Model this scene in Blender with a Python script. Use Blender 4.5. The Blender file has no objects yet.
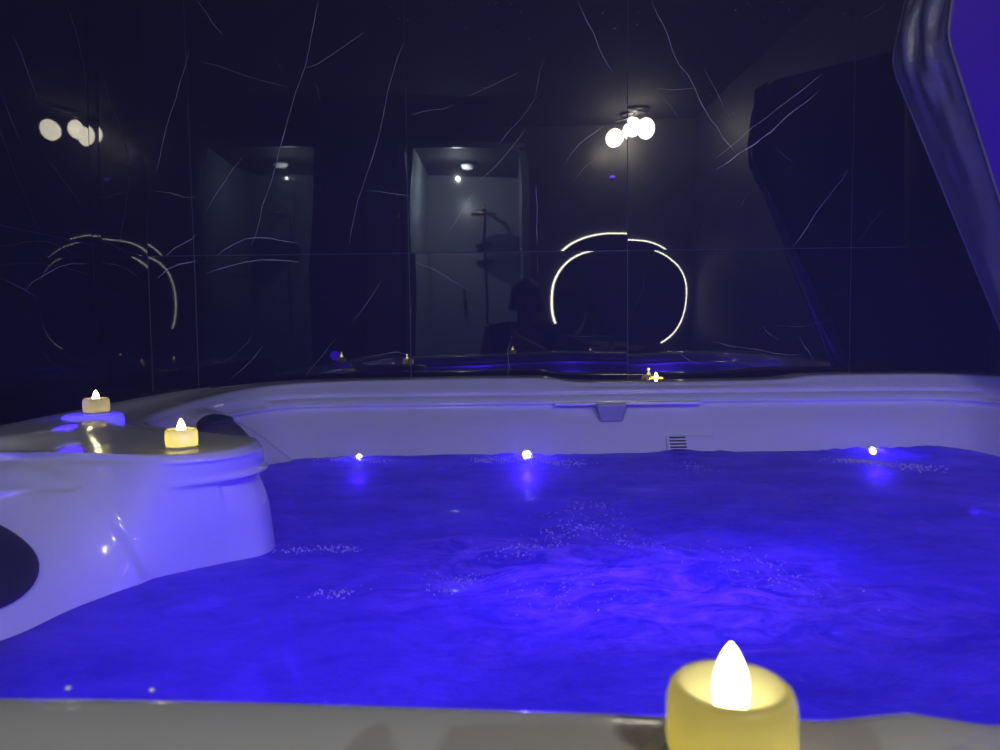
import bpy, bmesh, math, random
from mathutils import Vector, Matrix, noise
from mathutils.bvhtree import BVHTree
R = math.radians
random.seed(7)
S = bpy.context.scene
COL = S.collection

# ---------------------------------------------------------------- camera
CZ = 1.06                       # camera height above the floor
PITCH, ROLL = 3.4, -0.7
FPX = 750.0
cam_d = bpy.data.cameras.new('camera'); cam = bpy.data.objects.new('camera', cam_d); COL.objects.link(cam)
cam_d.sensor_width = 36; cam_d.lens = FPX / 1000 * 36
cam_d.clip_start = 0.01
CAMROT = Matrix.Rotation(R(90 - PITCH), 4, 'X') @ Matrix.Rotation(R(ROLL), 4, 'Z')
cam.matrix_world = Matrix.Translation((0, 0, CZ)) @ CAMROT
cam_d.dof.use_dof = True; cam_d.dof.focus_distance = 1.9; cam_d.dof.aperture_fstop = 14
S.camera = cam
CP = Vector((0, 0, CZ))
def ray(px, py):
    return (CAMROT.to_3x3() @ Vector(((px - 500) / FPX, (375 - py) / FPX, -1))).normalized()
def at(px, py, y):              # point seen at a pixel, on the vertical plane at distance y
    d = ray(px, py); return CP + d * (y / d.y)

# ---------------------------------------------------------------- world, exposure
w = bpy.data.worlds.new('world'); S.world = w; w.use_nodes = True
w.node_tree.nodes['Background'].inputs[0].default_value = (.01, .01, .02, 1)
w.node_tree.nodes['Background'].inputs[1].default_value = 0.02
S.view_settings.view_transform = 'Standard'; S.view_settings.look = 'None'
S.view_settings.exposure = 0.0; S.view_settings.gamma = 1.0
S.view_settings.use_curve_mapping = False

BLUE = (0.055, 0.012, 1.0)
def point_light(name, loc, power, color, radius=0.02):
    d = bpy.data.lights.new(name, 'POINT'); d.energy = power; d.color = color; d.shadow_soft_size = radius
    o = bpy.data.objects.new(name, d); o.location = loc; COL.objects.link(o); return o
# the tub's underwater lamps and added blue fill lights (z is the water level minus the lamp's depth)
WD = 0.31                       # drop of the water level below the camera
WZ = CZ - WD
for nm, p, e, r in [('underwater_lamp', (.05, .85, WZ - .10), 1.2, .04),
                    ('underwater_lamp', (.20, .90, WZ - .11), 1.4, .04),
                    ('underwater_lamp', (.40, .98, WZ - .16), 1.2, .04),
                    ('underwater_lamp', (-.15, 1.50, WZ - .42), 5, .05),
                    ('underwater_lamp', (.60, 1.62, WZ - .42), 6.5, .05),
                    ('underwater_lamp', (1.0, 1.20, WZ - .42), 4, .05),
                    ('underwater_lamp', (-.25, .70, WZ - .30), 1.0, .05),
                    ('wall_fill_light', (1.13, .95, WZ + .05), 5.5, .02),  # from here: added out-of-view lights that fill shell and wall with blue
                    ('near_wall_fill_light', (-.12, .385, WZ + .025), 5.5, .02),
                    ('near_wall_fill_light', (.40, .33, WZ + .025), 8.5, .02),
                    ('near_wall_fill_light', (.90, .37, WZ + .025), 8.5, .02)]:
    point_light(nm, p, e, BLUE, r)

# ---------------------------------------------------------------- helpers
def link(name, me, mat=None, parent=None):
    o = bpy.data.objects.new(name, me); COL.objects.link(o)
    if mat is not None:
        for m in (mat if isinstance(mat, (list, tuple)) else [mat]): me.materials.append(m)
    if parent: o.parent = parent
    return o
def obj(name, bm, mat, parent=None, smooth=False, bevel=0):
    bmesh.ops.recalc_face_normals(bm, faces=bm.faces)
    me = bpy.data.meshes.new(name); bm.to_mesh(me); bm.free()
    if smooth:
        for p in me.polygons: p.use_smooth = True
    o = link(name, me, mat, parent)
    if bevel:
        m = o.modifiers.new('bevel', 'BEVEL'); m.width = bevel; m.segments = 3; m.limit_method = 'ANGLE'
    return o
def thing(name, label, cat, loc=(0, 0, 0), rotz=0, group=None):
    o = bpy.data.objects.new(name, None); COL.objects.link(o); o.empty_display_size = .05
    o.location = loc; o.rotation_euler = (0, 0, rotz)
    return tag(o, label, cat, group)
def tag(o, label, cat, group=None, kind=None):
    o['label'] = label; o['category'] = cat
    if group: o['group'] = group
    if kind: o['kind'] = kind
    return o
def struct(o, label=None):
    o['kind'] = 'structure'
    if label: o['label'] = label; o['category'] = label.split('|')[0] if False else 'wall'
    return o
def bx(bm, c, s, rot=None, mi=0):
    M = Matrix.Translation(c) @ (rot.to_4x4() if rot else Matrix.Identity(4)) @ Matrix.Diagonal((s[0], s[1], s[2], 1))
    r = bmesh.ops.create_cube(bm, size=1, matrix=M)
    for v in r['verts']:
        for f in v.link_faces: f.material_index = mi
    return r
def lathe(bm, prof, n=40, M=Matrix.Identity(4), mi=0):
    rings = []
    for r, z in prof:
        if r < 1e-6: rings.append([bm.verts.new(M @ Vector((0, 0, z)))])
        else: rings.append([bm.verts.new(M @ Vector((r * math.cos(2*math.pi*i/n), r * math.sin(2*math.pi*i/n), z))) for i in range(n)])
    for a, b in zip(rings, rings[1:]):
        for i in range(n):
            j = (i + 1) % n
            vs = [a[i % len(a)], a[j % len(a)], b[j % len(b)], b[i % len(b)]]
            u = []
            for v in vs:
                if v not in u: u.append(v)
            if len(u) > 2:
                f = bm.faces.new(u); f.material_index = mi; f.smooth = True
def tube(bm, pts, r, n=10, closed=False):
    pts = [Vector(p) for p in pts]; rings = []; N = len(pts); up = None
    for i, p in enumerate(pts):
        a = pts[i - 1] if (i or closed) else p
        b = pts[(i + 1) % N] if (i < N - 1 or closed) else p
        t = (b - a).normalized()
        if up is None: up = t.orthogonal().normalized()
        up = (up - t * up.dot(t)).normalized(); s = t.cross(up)
        rr = r[i] if isinstance(r, (list, tuple)) else r
        rings.append([bm.verts.new(p + (up * math.cos(2*math.pi*k/n) + s * math.sin(2*math.pi*k/n)) * rr) for k in range(n)])
    for i in range(N if closed else N - 1):
        a, b = rings[i], rings[(i + 1) % N]
        for k in range(n): bm.faces.new((a[k], a[(k+1) % n], b[(k+1) % n], b[k])).smooth = True
    if not closed: bm.faces.new(rings[0]); bm.faces.new(rings[-1])
def sphere(bm, c, r, seg=24, ring=14, sc=(1, 1, 1)):
    q = bmesh.ops.create_uvsphere(bm, u_segments=seg, v_segments=ring, radius=1,
        matrix=Matrix.Translation(c) @ Matrix.Diagonal((r*sc[0], r*sc[1], r*sc[2], 1)))
    for v in q['verts']:
        for f in v.link_faces: f.smooth = True
def prism(bm, poly, vec):       # closed polygon of 3-D points extruded by vec
    a = [bm.verts.new(Vector(p)) for p in poly]; b = [bm.verts.new(Vector(p) + Vector(vec)) for p in poly]
    bm.faces.new(a); bm.faces.new(b[::-1]); n = len(a)
    for i in range(n): bm.faces.new((a[i], a[(i+1) % n], b[(i+1) % n], b[i]))

# ---------------------------------------------------------------- materials
def mat(name, col=(.5, .5, .5), rough=.5, metal=0, ior=1.5, emit=None, es=0, coat=0, bump=None, var=None, spec=None):
    m = bpy.data.materials.new(name); m.use_nodes = True; nt = m.node_tree; N = nt.nodes; b = N['Principled BSDF']
    b.inputs['Base Color'].default_value = (*col, 1); b.inputs['Roughness'].default_value = rough
    b.inputs['Metallic'].default_value = metal; b.inputs['IOR'].default_value = ior
    if coat: b.inputs['Coat Weight'].default_value = coat; b.inputs['Coat Roughness'].default_value = .05
    if emit: b.inputs['Emission Color'].default_value = (*emit, 1); b.inputs['Emission Strength'].default_value = es
    if spec is not None: b.inputs['Specular IOR Level'].default_value = spec
    tc = N.new('ShaderNodeTexCoord')
    if var:
        n = N.new('ShaderNodeTexNoise'); n.inputs['Scale'].default_value = var[0]; n.inputs['Detail'].default_value = 4
        r = N.new('ShaderNodeValToRGB'); r.color_ramp.elements[0].color = (*col, 1); r.color_ramp.elements[1].color = (*var[1], 1)
        r.color_ramp.elements[0].position = .35; r.color_ramp.elements[1].position = .7
        nt.links.new(tc.outputs['Object'], n.inputs['Vector']); nt.links.new(n.outputs['Fac'], r.inputs[0]); nt.links.new(r.outputs[0], b.inputs['Base Color'])
    if bump:
        n = N.new('ShaderNodeTexNoise'); n.inputs['Scale'].default_value = bump[0]; n.inputs['Detail'].default_value = 3
        u = N.new('ShaderNodeBump'); u.inputs['Strength'].default_value = bump[1]; u.inputs['Distance'].default_value = bump[2]
        nt.links.new(tc.outputs['Object'], n.inputs['Vector']); nt.links.new(n.outputs['Fac'], u.inputs['Height']); nt.links.new(u.outputs[0], b.inputs['Normal'])
    return m
M_tile = mat('black_marble_tile', (.006, .0055, .020), .015, ior=1.75, var=(3.0, (.010, .009, .028)))
M_grout = mat('grey_grout', (.20, .19, .25), .7)
M_v1 = mat('marble_vein_faint', (.22, .20, .24), .15)
M_v2 = mat('marble_vein', (.36, .34, .37), .15)
M_v3 = mat('marble_vein_and_reflection', (.62, .59, .57), .15)
M_floor = mat('dark_floor_tile', (.03, .03, .035), .25, var=(2, (.05, .05, .055)))
M_ceil = mat('ceiling_paint', (.018, .018, .022), .8)
M_shell = mat('white_acrylic', (.78, .78, .80), .16, ior=1.5, coat=.5, var=(1.5, (.72, .72, .75)))
M_cab = mat('grey_cabinet', (.10, .10, .11), .5, bump=(40, .3, .004))
M_pillow = mat('dark_pillow_foam', (.035, .035, .045), .45, bump=(120, .2, .002))
M_plastic = mat('white_plastic', (.7, .7, .72), .3)
M_dark = mat('dark_plastic', (.02, .02, .025), .4)
M_brass = mat('brushed_brass', (.80, .58, .22), .3, metal=1, emit=(.9, .65, .25), es=0)
M_chrome = mat('chrome', (.8, .8, .82), .12, metal=1)
M_vinyl = mat('dark_grey_vinyl', (.17, .165, .155), .33, bump=(14, .35, .02))
M_liner = mat('violet_lit_cover_liner', (.065, .004, .36), .5)  # violet LED light on the liner is put into its base colour
M_led = mat('led_lens', (.9, .9, 1), .2, emit=(.55, .5, 1.0), es=60)
M_leddisc = mat('blue_lit_disc', (.6, .6, .9), .12, emit=(.07, .03, 1.0), es=.75)
M_globe = mat('frosted_globe', (.9, .9, .85), .4, emit=(1.0, .93, .72), es=92)
M_ring = mat('led_strip', (.9, .9, .85), .4, emit=(1.0, .97, .82), es=16)
M_mirror = mat('mirror_glass', (.35, .35, .38), .02, metal=1)
M_door = mat('grey_door_paint', (.32, .33, .38), .4)
M_shower = mat('pale_shower_tile', (.42, .47, .52), .25, var=(1.2, (.34, .39, .45)))
M_wood = mat('dark_vanity_wood', (.06, .045, .035), .35, var=(6, (.09, .065, .05)))
M_ledge = mat('dark_ledge_stone', (.02, .02, .03), .2, var=(5, (.04, .04, .05)))
M_flame = mat('led_flame', (1, .9, .6), .4, emit=(1.0, .88, .50), es=10)
M_base = mat('candle_base', (.5, .5, .45), .5)
M_skin = mat('skin', (.42, .25, .18), .5)
M_cloth = mat('black_cloth', (.012, .012, .016), .85)
M_hair = mat('dark_hair', (.01, .008, .008), .6, bump=(60, .5, .01))
M_drop = mat('water_drop', (.9, .9, .95), .05)
M_leaf = mat('gold_leaf_metal', (.75, .55, .25), .35, metal=1)

def wax_mat():
    m = bpy.data.materials.new('translucent_wax'); m.use_nodes = True; nt = m.node_tree; N = nt.nodes; N.clear()
    o = N.new('ShaderNodeOutputMaterial'); a = N.new('ShaderNodeBsdfTranslucent'); d = N.new('ShaderNodeBsdfDiffuse')
    g = N.new('ShaderNodeBsdfGlossy'); g.inputs['Roughness'].default_value = .3
    a.inputs[0].default_value = (.78, .74, .34, 1); d.inputs[0].default_value = (.66, .65, .44, 1)
    x = N.new('ShaderNodeMixShader'); x.inputs[0].default_value = .5
    y = N.new('ShaderNodeMixShader'); y.inputs[0].default_value = .04
    nt.links.new(a.outputs[0], x.inputs[1]); nt.links.new(d.outputs[0], x.inputs[2])
    nt.links.new(x.outputs[0], y.inputs[1]); nt.links.new(g.outputs[0], y.inputs[2]); nt.links.new(y.outputs[0], o.inputs[0])
    return m
M_wax = wax_mat()

def water_mat():
    m = bpy.data.materials.new('bubbling_water'); m.use_nodes = True; nt = m.node_tree; N = nt.nodes; N.clear(); L = nt.links.new
    o = N.new('ShaderNodeOutputMaterial')
    tc = N.new('ShaderNodeTexCoord')
    mp = N.new('ShaderNodeMapping'); mp.inputs['Scale'].default_value = (1, 1.5, 1); L(tc.outputs['Object'], mp.inputs[0])
    n1 = N.new('ShaderNodeTexNoise'); n1.inputs['Scale'].default_value = 7; n1.inputs['Detail'].default_value = 9; n1.inputs['Roughness'].default_value = .68; n1.inputs['Distortion'].default_value = .25
    L(mp.outputs[0], n1.inputs['Vector'])
    n2 = N.new('ShaderNodeTexNoise'); n2.inputs['Scale'].default_value = 75; n2.inputs['Detail'].default_value = 3; L(mp.outputs[0], n2.inputs['Vector'])
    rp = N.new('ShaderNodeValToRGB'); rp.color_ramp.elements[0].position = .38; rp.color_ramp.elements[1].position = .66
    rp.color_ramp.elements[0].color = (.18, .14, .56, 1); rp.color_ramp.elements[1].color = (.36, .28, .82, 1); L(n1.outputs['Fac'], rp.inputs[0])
    ad = N.new('ShaderNodeMath'); ad.operation = 'MULTIPLY_ADD'; ad.inputs[1].default_value = .16
    L(n2.outputs['Fac'], ad.inputs[0]); L(n1.outputs['Fac'], ad.inputs[2])
    bp = N.new('ShaderNodeBump'); bp.inputs['Strength'].default_value = .9; bp.inputs['Distance'].default_value = .022; L(ad.outputs[0], bp.inputs['Height'])
    # churned patch of bubbles in the middle of the tub
    mp2 = N.new('ShaderNodeMapping'); mp2.inputs['Location'].default_value = (-.15/.36, -.90/.25, 0); mp2.inputs['Scale'].default_value = (1/.36, 1/.25, 0); L(tc.outputs['Object'], mp2.inputs[0])
    nd = N.new('ShaderNodeTexNoise'); nd.inputs['Scale'].default_value = 4.5; nd.inputs['Detail'].default_value = 5; L(tc.outputs['Object'], nd.inputs['Vector'])
    va = N.new('ShaderNodeVectorMath'); va.operation = 'MULTIPLY_ADD'; va.inputs[1].default_value = (1.6, 1.6, 0); L(nd.outputs['Color'], va.inputs[0]); L(mp2.outputs[0], va.inputs[2])
    vb = N.new('ShaderNodeVectorMath'); vb.operation = 'SUBTRACT'; vb.inputs[1].default_value = (.8, .8, WZ * 0); L(va.outputs[0], vb.inputs[0])
    vl = N.new('ShaderNodeVectorMath'); vl.operation = 'LENGTH'; L(vb.outputs[0], vl.inputs[0])
    mk = N.new('ShaderNodeMapRange'); mk.inputs['From Min'].default_value = 1.0; mk.inputs['From Max'].default_value = .35; L(vl.outputs['Value'], mk.inputs['Value'])
    n3 = N.new('ShaderNodeTexNoise'); n3.inputs['Scale'].default_value = 13; n3.inputs['Detail'].default_value = 9; n3.inputs['Roughness'].default_value = .7; n3.inputs['Distortion'].default_value = .9
    L(mp.outputs[0], n3.inputs['Vector'])
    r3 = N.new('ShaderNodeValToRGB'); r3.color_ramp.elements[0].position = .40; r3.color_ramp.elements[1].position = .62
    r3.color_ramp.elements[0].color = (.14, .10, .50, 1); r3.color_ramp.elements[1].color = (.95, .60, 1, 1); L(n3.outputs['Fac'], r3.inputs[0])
    mc = N.new('ShaderNodeMix'); mc.data_type = 'RGBA'; L(mk.outputs[0], mc.inputs['Factor']); L(rp.outputs[0], mc.inputs[6]); L(r3.outputs[0], mc.inputs[7])
    class _o: outputs = [mc.outputs[2]]
    rp = _o
    tr = N.new('ShaderNodeBsdfTranslucent'); L(rp.outputs[0], tr.inputs[0]); L(bp.outputs[0], tr.inputs['Normal'])
    df = N.new('ShaderNodeBsdfDiffuse'); L(rp.outputs[0], df.inputs[0]); L(bp.outputs[0], df.inputs['Normal'])
    mx0 = N.new('ShaderNodeMixShader'); mx0.inputs[0].default_value = .22; L(tr.outputs[0], mx0.inputs[1]); L(df.outputs[0], mx0.inputs[2])
    tp = N.new('ShaderNodeBsdfTransparent'); tp.inputs[0].default_value = (.72, .75, .95, 1)
    mx = N.new('ShaderNodeMixShader'); mx.inputs[0].default_value = .22; L(mx0.outputs[0], mx.inputs[1]); L(tp.outputs[0], mx.inputs[2])
    gl = N.new('ShaderNodeBsdfGlossy'); gl.inputs['Roughness'].default_value = .16; L(bp.outputs[0], gl.inputs['Normal'])
    fr = N.new('ShaderNodeFresnel'); fr.inputs['IOR'].default_value = 1.33
    mg = N.new('ShaderNodeMixShader'); fm = N.new('ShaderNodeMath'); fm.operation = 'MULTIPLY'; fm.inputs[1].default_value = .55; L(fr.outputs[0], fm.inputs[0]); L(fm.outputs[0], mg.inputs[0]); L(mx.outputs[0], mg.inputs[1]); L(gl.outputs[0], mg.inputs[2])
    L(mg.outputs[0], o.inputs[0])
    return m
M_water = water_mat()

# ---------------------------------------------------------------- the room
WY = 2.22                       # back wall
XL, XR = -1.03, 1.457           # alcove side walls
YR = -1.20                      # rear wall behind the camera
YS = -2.60                      # back of the shower niche
HC = 2.49
SEAM = 1.29
TILT = .012
def back_y(z): return WY - (TILT * (z - SEAM) if z > SEAM else 0)

def tile_panel(bm, O, U, V, Nn, w, h, nu, nv, seed, mi=0):
    """one slightly uneven polished tile, O + u*U + v*V, wobbling along Nn"""
    g = []
    for j in range(nv + 1):
        row = []
        for i in range(nu + 1):
            u, v = i / nu * w, j / nv * h
            p = O + U * u + V * v
            edge = min(u, w - u)
            k = noise.noise(Vector((u * 3.1 + seed * 7.3, v * 3.1, seed))) * .0009 + noise.noise(Vector((u * 9 + seed, v * 9, seed + 3))) * .00010
            k -= .0003 * math.exp(-edge / .03) * .35
            row.append(bm.verts.new(p + Nn * k))
        g.append(row)
    for j in range(nv):
        for i in range(nu):
            f = bm.faces.new((g[j][i], g[j][i+1], g[j+1][i+1], g[j+1][i])); f.material_index = mi; f.smooth = True

def ribbon(bm, pts3, nrm, width, mi, jit=.0):
    """a vein inlaid in the tile or a painted reflection, a narrow strip lying on the wall"""
    pts = []
    for a, b in zip(pts3, pts3[1:]):
        n = max(2, int((b - a).length / .012))
        for k in range(n): pts.append(a.lerp(b, k / n))
    pts.append(pts3[-1])
    L = len(pts); prev = None; ph = random.random() * 50
    for i, p in enumerate(pts):
        t = (pts[min(i + 1, L - 1)] - pts[max(i - 1, 0)]).normalized(); s = t.cross(nrm)
        q = p + s * noise.noise(Vector((i * .23 + ph, 0, 0))) * jit
        taper = min(1, min(i, L - 1 - i) / 4 + .25)
        ww = width * (0.55 + .75 * abs(noise.noise(Vector((i * .19 + ph, 5, 0))))*1.6) * taper
        a, b = bm.verts.new(q + s * ww / 2), bm.verts.new(q - s * ww / 2)
        if prev: bm.faces.new((prev[0], a, b, prev[1])).material_index = mi
        prev = (a, b)

# back wall: tiles, grout and veins in one mesh
bm = bmesh.new()
cols = [XL, -.894, -.263, .379, 1.036, XR]
g = .0013
for c in range(5):
    x0, x1 = cols[c] + g, cols[c+1] - g
    for r, (z0, z1) in enumerate([(.09, SEAM), (SEAM, HC)]):
        V = Vector((0, -TILT if r else .0004, 1))
        tile_panel(bm, Vector((x0, WY, z0 + g)), Vector((1, (random.random() - .5) * .002, 0)), V, Vector((0, -1, 0)), x1 - x0, z1 - z0 - 2*g, 20, 34, c * 2.7 + r)
bx(bm, (.2135, WY + .035, 1.245), (2.52, .06, 2.49), mi=1)
bx(bm, (.2135, WY + .001, .045), (2.48, .012, .09), mi=0)
NB = Vector((0, -1, 0))
def onback(px, py):
    p = at(px, py, WY)
    if p.z > SEAM: p = at(px, py, back_y(p.z))
    return p + Vector((0, -.0014, 0))
veins_and_reflections = [  # (width mm, material, pixel path)
 (1.6, 3, [(319,0),(316,12),(309,50),(305,68),(296,92),(285,130),(272,180),(263,205),(256,235),(251,247)]),
 (1.4, 3, [(404,42),(397,60),(388,90),(383,118),(378,140),(366,178),(358,200),(352,228),(349,246)]),
 (1.6, 3, [(305,68),(318,64),(333,54),(347,45),(364,32)]),
 (1.2, 2, [(200,61),(214,65),(232,71),(252,78),(290,88)]),
 (1.8, 3, [(243,157),(233,169),(226,180),(215,196),(207,210)]),
 (1.3, 3, [(197,0),(206,12),(213,24),(223,35)]),
 (1.3, 2, [(275,58),(280,67),(286,76)]), (1.2, 2, [(315,82),(318,90),(321,103)]),
 (1.7, 3, [(366,191),(378,191),(394,194),(412,197)]),
 (1.7, 3, [(154,191),(170,193),(184,197),(198,197)]),
 (1.5, 3, [(190,48),(183,75),(172,110),(166,130),(158,165),(155,175)]),
 (1.5, 3, [(412,115),(422,112),(430,110),(444,109),(454,105)]),
 (1.3, 3, [(466,97),(475,93),(487,88),(499,82),(518,73)]),
 (1.3, 2, [(478,87),(490,88)]), (1.4, 2, [(540,92),(533,102),(522,118),(510,130),(499,144)]),
 (1.4, 3, [(525,130),(516,142),(505,156),(492,170),(480,180)]),
 (1.3, 2, [(545,58),(540,70),(538,84),(534,100)]),
 (1.8, 3, [(577,0),(582,10),(587,21),(593,33),(600,50),(606,62),(613,73)]),
 (1.4, 3, [(603,127),(590,136),(579,144),(571,154),(565,164)]),
 (1.2, 2, [(597,159),(586,166),(578,175),(573,182)]),
 (2.0, 3, [(651,0),(657,14),(662,23),(668,37),(674,54),(679,65),(688,75),(694,88),(702,105),(709,117),(717,127),(723,138),(730,146),(735,153)]),
 (1.2, 2, [(679,65),(683,76),(688,84)]), (1.4, 3, [(657,89),(672,90),(686,89),(698,88)]),
 (1.4, 2, [(703,66),(711,82),(718,95),(724,108),(733,123)]), (1.2, 2, [(706,96),(716,95)]), (1.2, 2, [(730,112),(737,117)]),
 (1.3, 2, [(661,96),(670,105),(677,116),(679,121)]),
 (2.0, 3, [(715,158),(725,151),(735,143),(752,128),(768,116),(785,103),(805,88),(822,74)]),
 (2.6, 3, [(716,170),(728,162),(738,154),(755,144),(772,131),(787,116),(803,104),(819,91)]),
 (2.2, 3, [(849,168),(842,180),(835,187),(826,200),(815,214),(808,226),(801,236),(792,247)]),
 (1.2, 2, [(790,165),(786,172)]), (1.2, 2, [(749,192),(742,203),(739,209)]), (1.2, 2, [(705,223),(700,232)]),
 (1.0, 2, [(773,146),(782,154),(795,164)]), (1.0, 2, [(846,172),(838,178)]),
 (1.3, 2, [(885,208),(870,225),(856,243)]), (1.2, 2, [(888,0),(880,9),(872,13),(862,19)]),
 (1.3, 3, [(712,341),(730,346),(745,348),(760,350),(772,353),(790,355),(803,354)]),
 (1.2, 2, [(755,352),(772,357)]), (1.4, 3, [(763,326),(768,333),(778,340)]), (1.0, 2, [(748,322),(753,332)]),
 (1.6, 3, [(799,336),(804,346),(810,354),(815,362)]), (1.1, 2, [(828,344),(833,353)]), (1.1, 2, [(835,367),(845,371)]),
 (1.0, 1, [(829,297),(838,294),(846,294)]), (1.0, 1, [(770,325),(800,327),(836,319)]), (1.1, 2, [(779,285),(783,296)]),
 # light-ring reflections near the left corner, painted as pale strips
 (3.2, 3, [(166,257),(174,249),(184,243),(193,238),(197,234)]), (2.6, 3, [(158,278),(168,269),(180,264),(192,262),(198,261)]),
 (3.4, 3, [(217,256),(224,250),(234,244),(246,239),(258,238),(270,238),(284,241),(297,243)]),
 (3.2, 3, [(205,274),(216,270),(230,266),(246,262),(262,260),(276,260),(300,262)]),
 (1.3, 3, [(230,380),(240,371),(252,360),(263,346)]), (1.0, 2, [(218,366),(235,355),(248,343),(254,332)]),  # marble veins again from here
 (1.2, 2, [(262,318),(266,314)]), (1.1, 2, [(276,302),(285,295)]), (1.0, 2, [(300,280),(308,274)]),
 (1.4, 3, [(304,379),(312,368),(322,356),(330,345),(337,337)]), (1.5, 3, [(353,322),(362,310),(372,296),(382,280)]),
 (1.2, 2, [(318,378),(326,366)]), (1.2, 2, [(338,374),(344,366)]), (1.0, 1, [(345,363),(370,358)]),
 (1.6, 3, [(362,357),(372,356),(385,354),(398,352),(405,354)]),
 (1.4, 3, [(414,262),(430,268),(446,276),(460,285),(470,291)]), (1.2, 2, [(445,238),(455,222),(466,205),(474,192)]),
 (1.4, 3, [(506,380),(509,367),(508,350),(512,335)]), (1.6, 3, [(536,185),(537,210),(537,245)]), (1.2, 2, [(537,255),(538,275)]),
 (1.0, 2, [(562,336),(590,336),(616,336)]), (1.0, 2, [(584,348),(616,348)]), (1.1, 2, [(593,328),(593,336)]), (1.0, 2, [(670,346),(690,361),(706,365)]),
 (1.0, 1, [(644,270),(643,290),(636,305),(630,315)]), (1.2, 2, [(413,297),(410,320)]),
]
for wd, mi, path in veins_and_reflections: ribbon(bm, [onback(*p) for p in path], NB, wd * .001, mi + 1, .0022)
for _ in range(26):            # small pale flecks high up on the tiles
    px, py = random.choice([(random.uniform(380, 560), random.uniform(0, 40)), (random.uniform(570, 700), random.uniform(0, 36)), (random.uniform(700, 850), random.uniform(2, 20))])
    p = onback(px, py); q = p + Vector((.003, 0, .002)); ribbon(bm, [p, q], NB, .004, 4)
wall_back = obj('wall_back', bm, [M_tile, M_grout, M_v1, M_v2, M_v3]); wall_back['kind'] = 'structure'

# left alcove wall
bm = bmesh.new()
ys = [WY - .002, WY - .30, WY - .94, WY - 1.58, WY - 2.22, WY - 2.86, YR]
for c in range(6):
    y0, y1 = ys[c], ys[c+1]
    for r, (z0, z1) in enumerate([(.09, SEAM), (SEAM, HC)]):
        tile_panel(bm, Vector((XL, y0 - g, z0 + g)), Vector((0, -1, 0)), Vector((TILT if r else 0, 0, 1)), Vector((1, 0, 0)), y0 - y1 - 2*g, z1 - z0 - 2*g, 16, 30, 40 + c * 1.9 + r)
bx(bm, (XL - .035, (WY + YR) / 2, 1.245), (.06, WY - YR + .02, 2.49), mi=1)
bx(bm, (XL, (WY + YR) / 2, .045), (.012, WY - YR, .09), mi=0)
NL = Vector((1, 0, 0))
def onleft(px, py):
    d = ray(px, py); p = CP + d * (XL / d.x)
    x = XL + (TILT * (p.z - SEAM) if p.z > SEAM else 0)
    p = CP + d * (x / d.x); return p + Vector((.0014, 0, 0))
for wd, mi, path in [
 (1.6, 3, [(12,35),(20,52),(28,75),(37,98)]), (1.6, 2, [(64,0),(70,15),(77,38),(83,65),(86,90)]),
 (1.4, 2, [(0,90),(6,108),(14,128),(22,148)]), (1.2, 2, [(147,25),(149,60)]),
 (1.8, 3, [(25,290),(32,282),(44,275),(58,267),(70,264),(88,263)]), (1.4, 2, [(0,278),(14,285),(25,290),(36,298)]),
 (1.2, 2, [(130,172),(126,200),(121,230),(118,250)]), (1.0, 1, [(110,276),(118,285)])]:
    ribbon(bm, [onleft(*p) for p in path], NL, wd * .001, mi + 1, .002)
o = obj('wall_left', bm, [mat('black_marble_tile_side', (.006, .0055, .020), .015, ior=1.5, var=(3.0, (.010, .009, .028))), M_grout, M_v1, M_v2, M_v3]); o['kind'] = 'structure'

# right wall
bm = bmesh.new()
ys = [WY - .002, WY - .64, WY - 1.28, WY - 1.92, WY - 2.56, YR]
for c in range(5):
    y0, y1 = ys[c], ys[c+1]
    for r, (z0, z1) in enumerate([(.09, SEAM), (SEAM, HC)]):
        tile_panel(bm, Vector((XR, y0 - g, z0 + g)), Vector((0, -1, 0)), Vector((0, 0, 1)), Vector((-1, 0, 0)), y0 - y1 - 2*g, z1 - z0 - 2*g, 8, 16, 80 + c * 1.9 + r)
bx(bm, (XR + .035, (WY + YR) / 2, 1.245), (.06, WY - YR + .02, 2.49), mi=1)
bx(bm, (XR, (WY + YR) / 2, .045), (.012, WY - YR, .09), mi=0)
o = obj('wall_right', bm, [mat('honed_dark_tile', (.02, .02, .05), .5), M_grout]); o['kind'] = 'structure'

bm = bmesh.new(); bx(bm, (.2135, -.19, -.05), (2.62, 4.94, .1))
o = obj('floor', bm, M_floor); o['kind'] = 'structure'
bm = bmesh.new(); bx(bm, (.2135, -.19, HC + .05), (2.62, 4.94, .1))
o = obj('ceiling', bm, M_ceil); o['kind'] = 'structure'

# rear wall with the shower opening (x -.66 .. .19)
SX0, SX1, SH = -.66, .19, 2.34
bm = bmesh.new()
bx(bm, ((XL + SX0) / 2, YR - .04, HC / 2), (SX0 - XL, .08, HC)); bx(bm, ((XR + SX1) / 2, YR - .04, HC / 2), (XR - SX1, .08, HC))
bx(bm, ((SX0 + SX1) / 2, YR - .04, (SH + HC) / 2), (SX1 - SX0, .08, HC - SH))
o = obj('wall_rear', bm, mat('rear_wall_tile', (.05, .05, .06), .35, var=(3, (.07, .07, .08)))); o['kind'] = 'structure'
bm = bmesh.new()
bx(bm, ((SX0 + SX1) / 2, YS - .03, HC / 2), (SX1 - SX0 + .1, .06, HC))
bx(bm, (SX0 - .03, (YS + YR - .08) / 2, HC / 2), (.06, YR - .08 - YS, HC)); bx(bm, (SX1 + .03, (YS + YR - .08) / 2, HC / 2), (.06, YR - .08 - YS, HC))
o = obj('wall_shower', bm, M_shower); o['kind'] = 'structure'
bm = bmesh.new()
for x in (SX0 - .012, SX1 + .012): bx(bm, (x, YR + .012, SH / 2), (.05, .03, SH))
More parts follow.
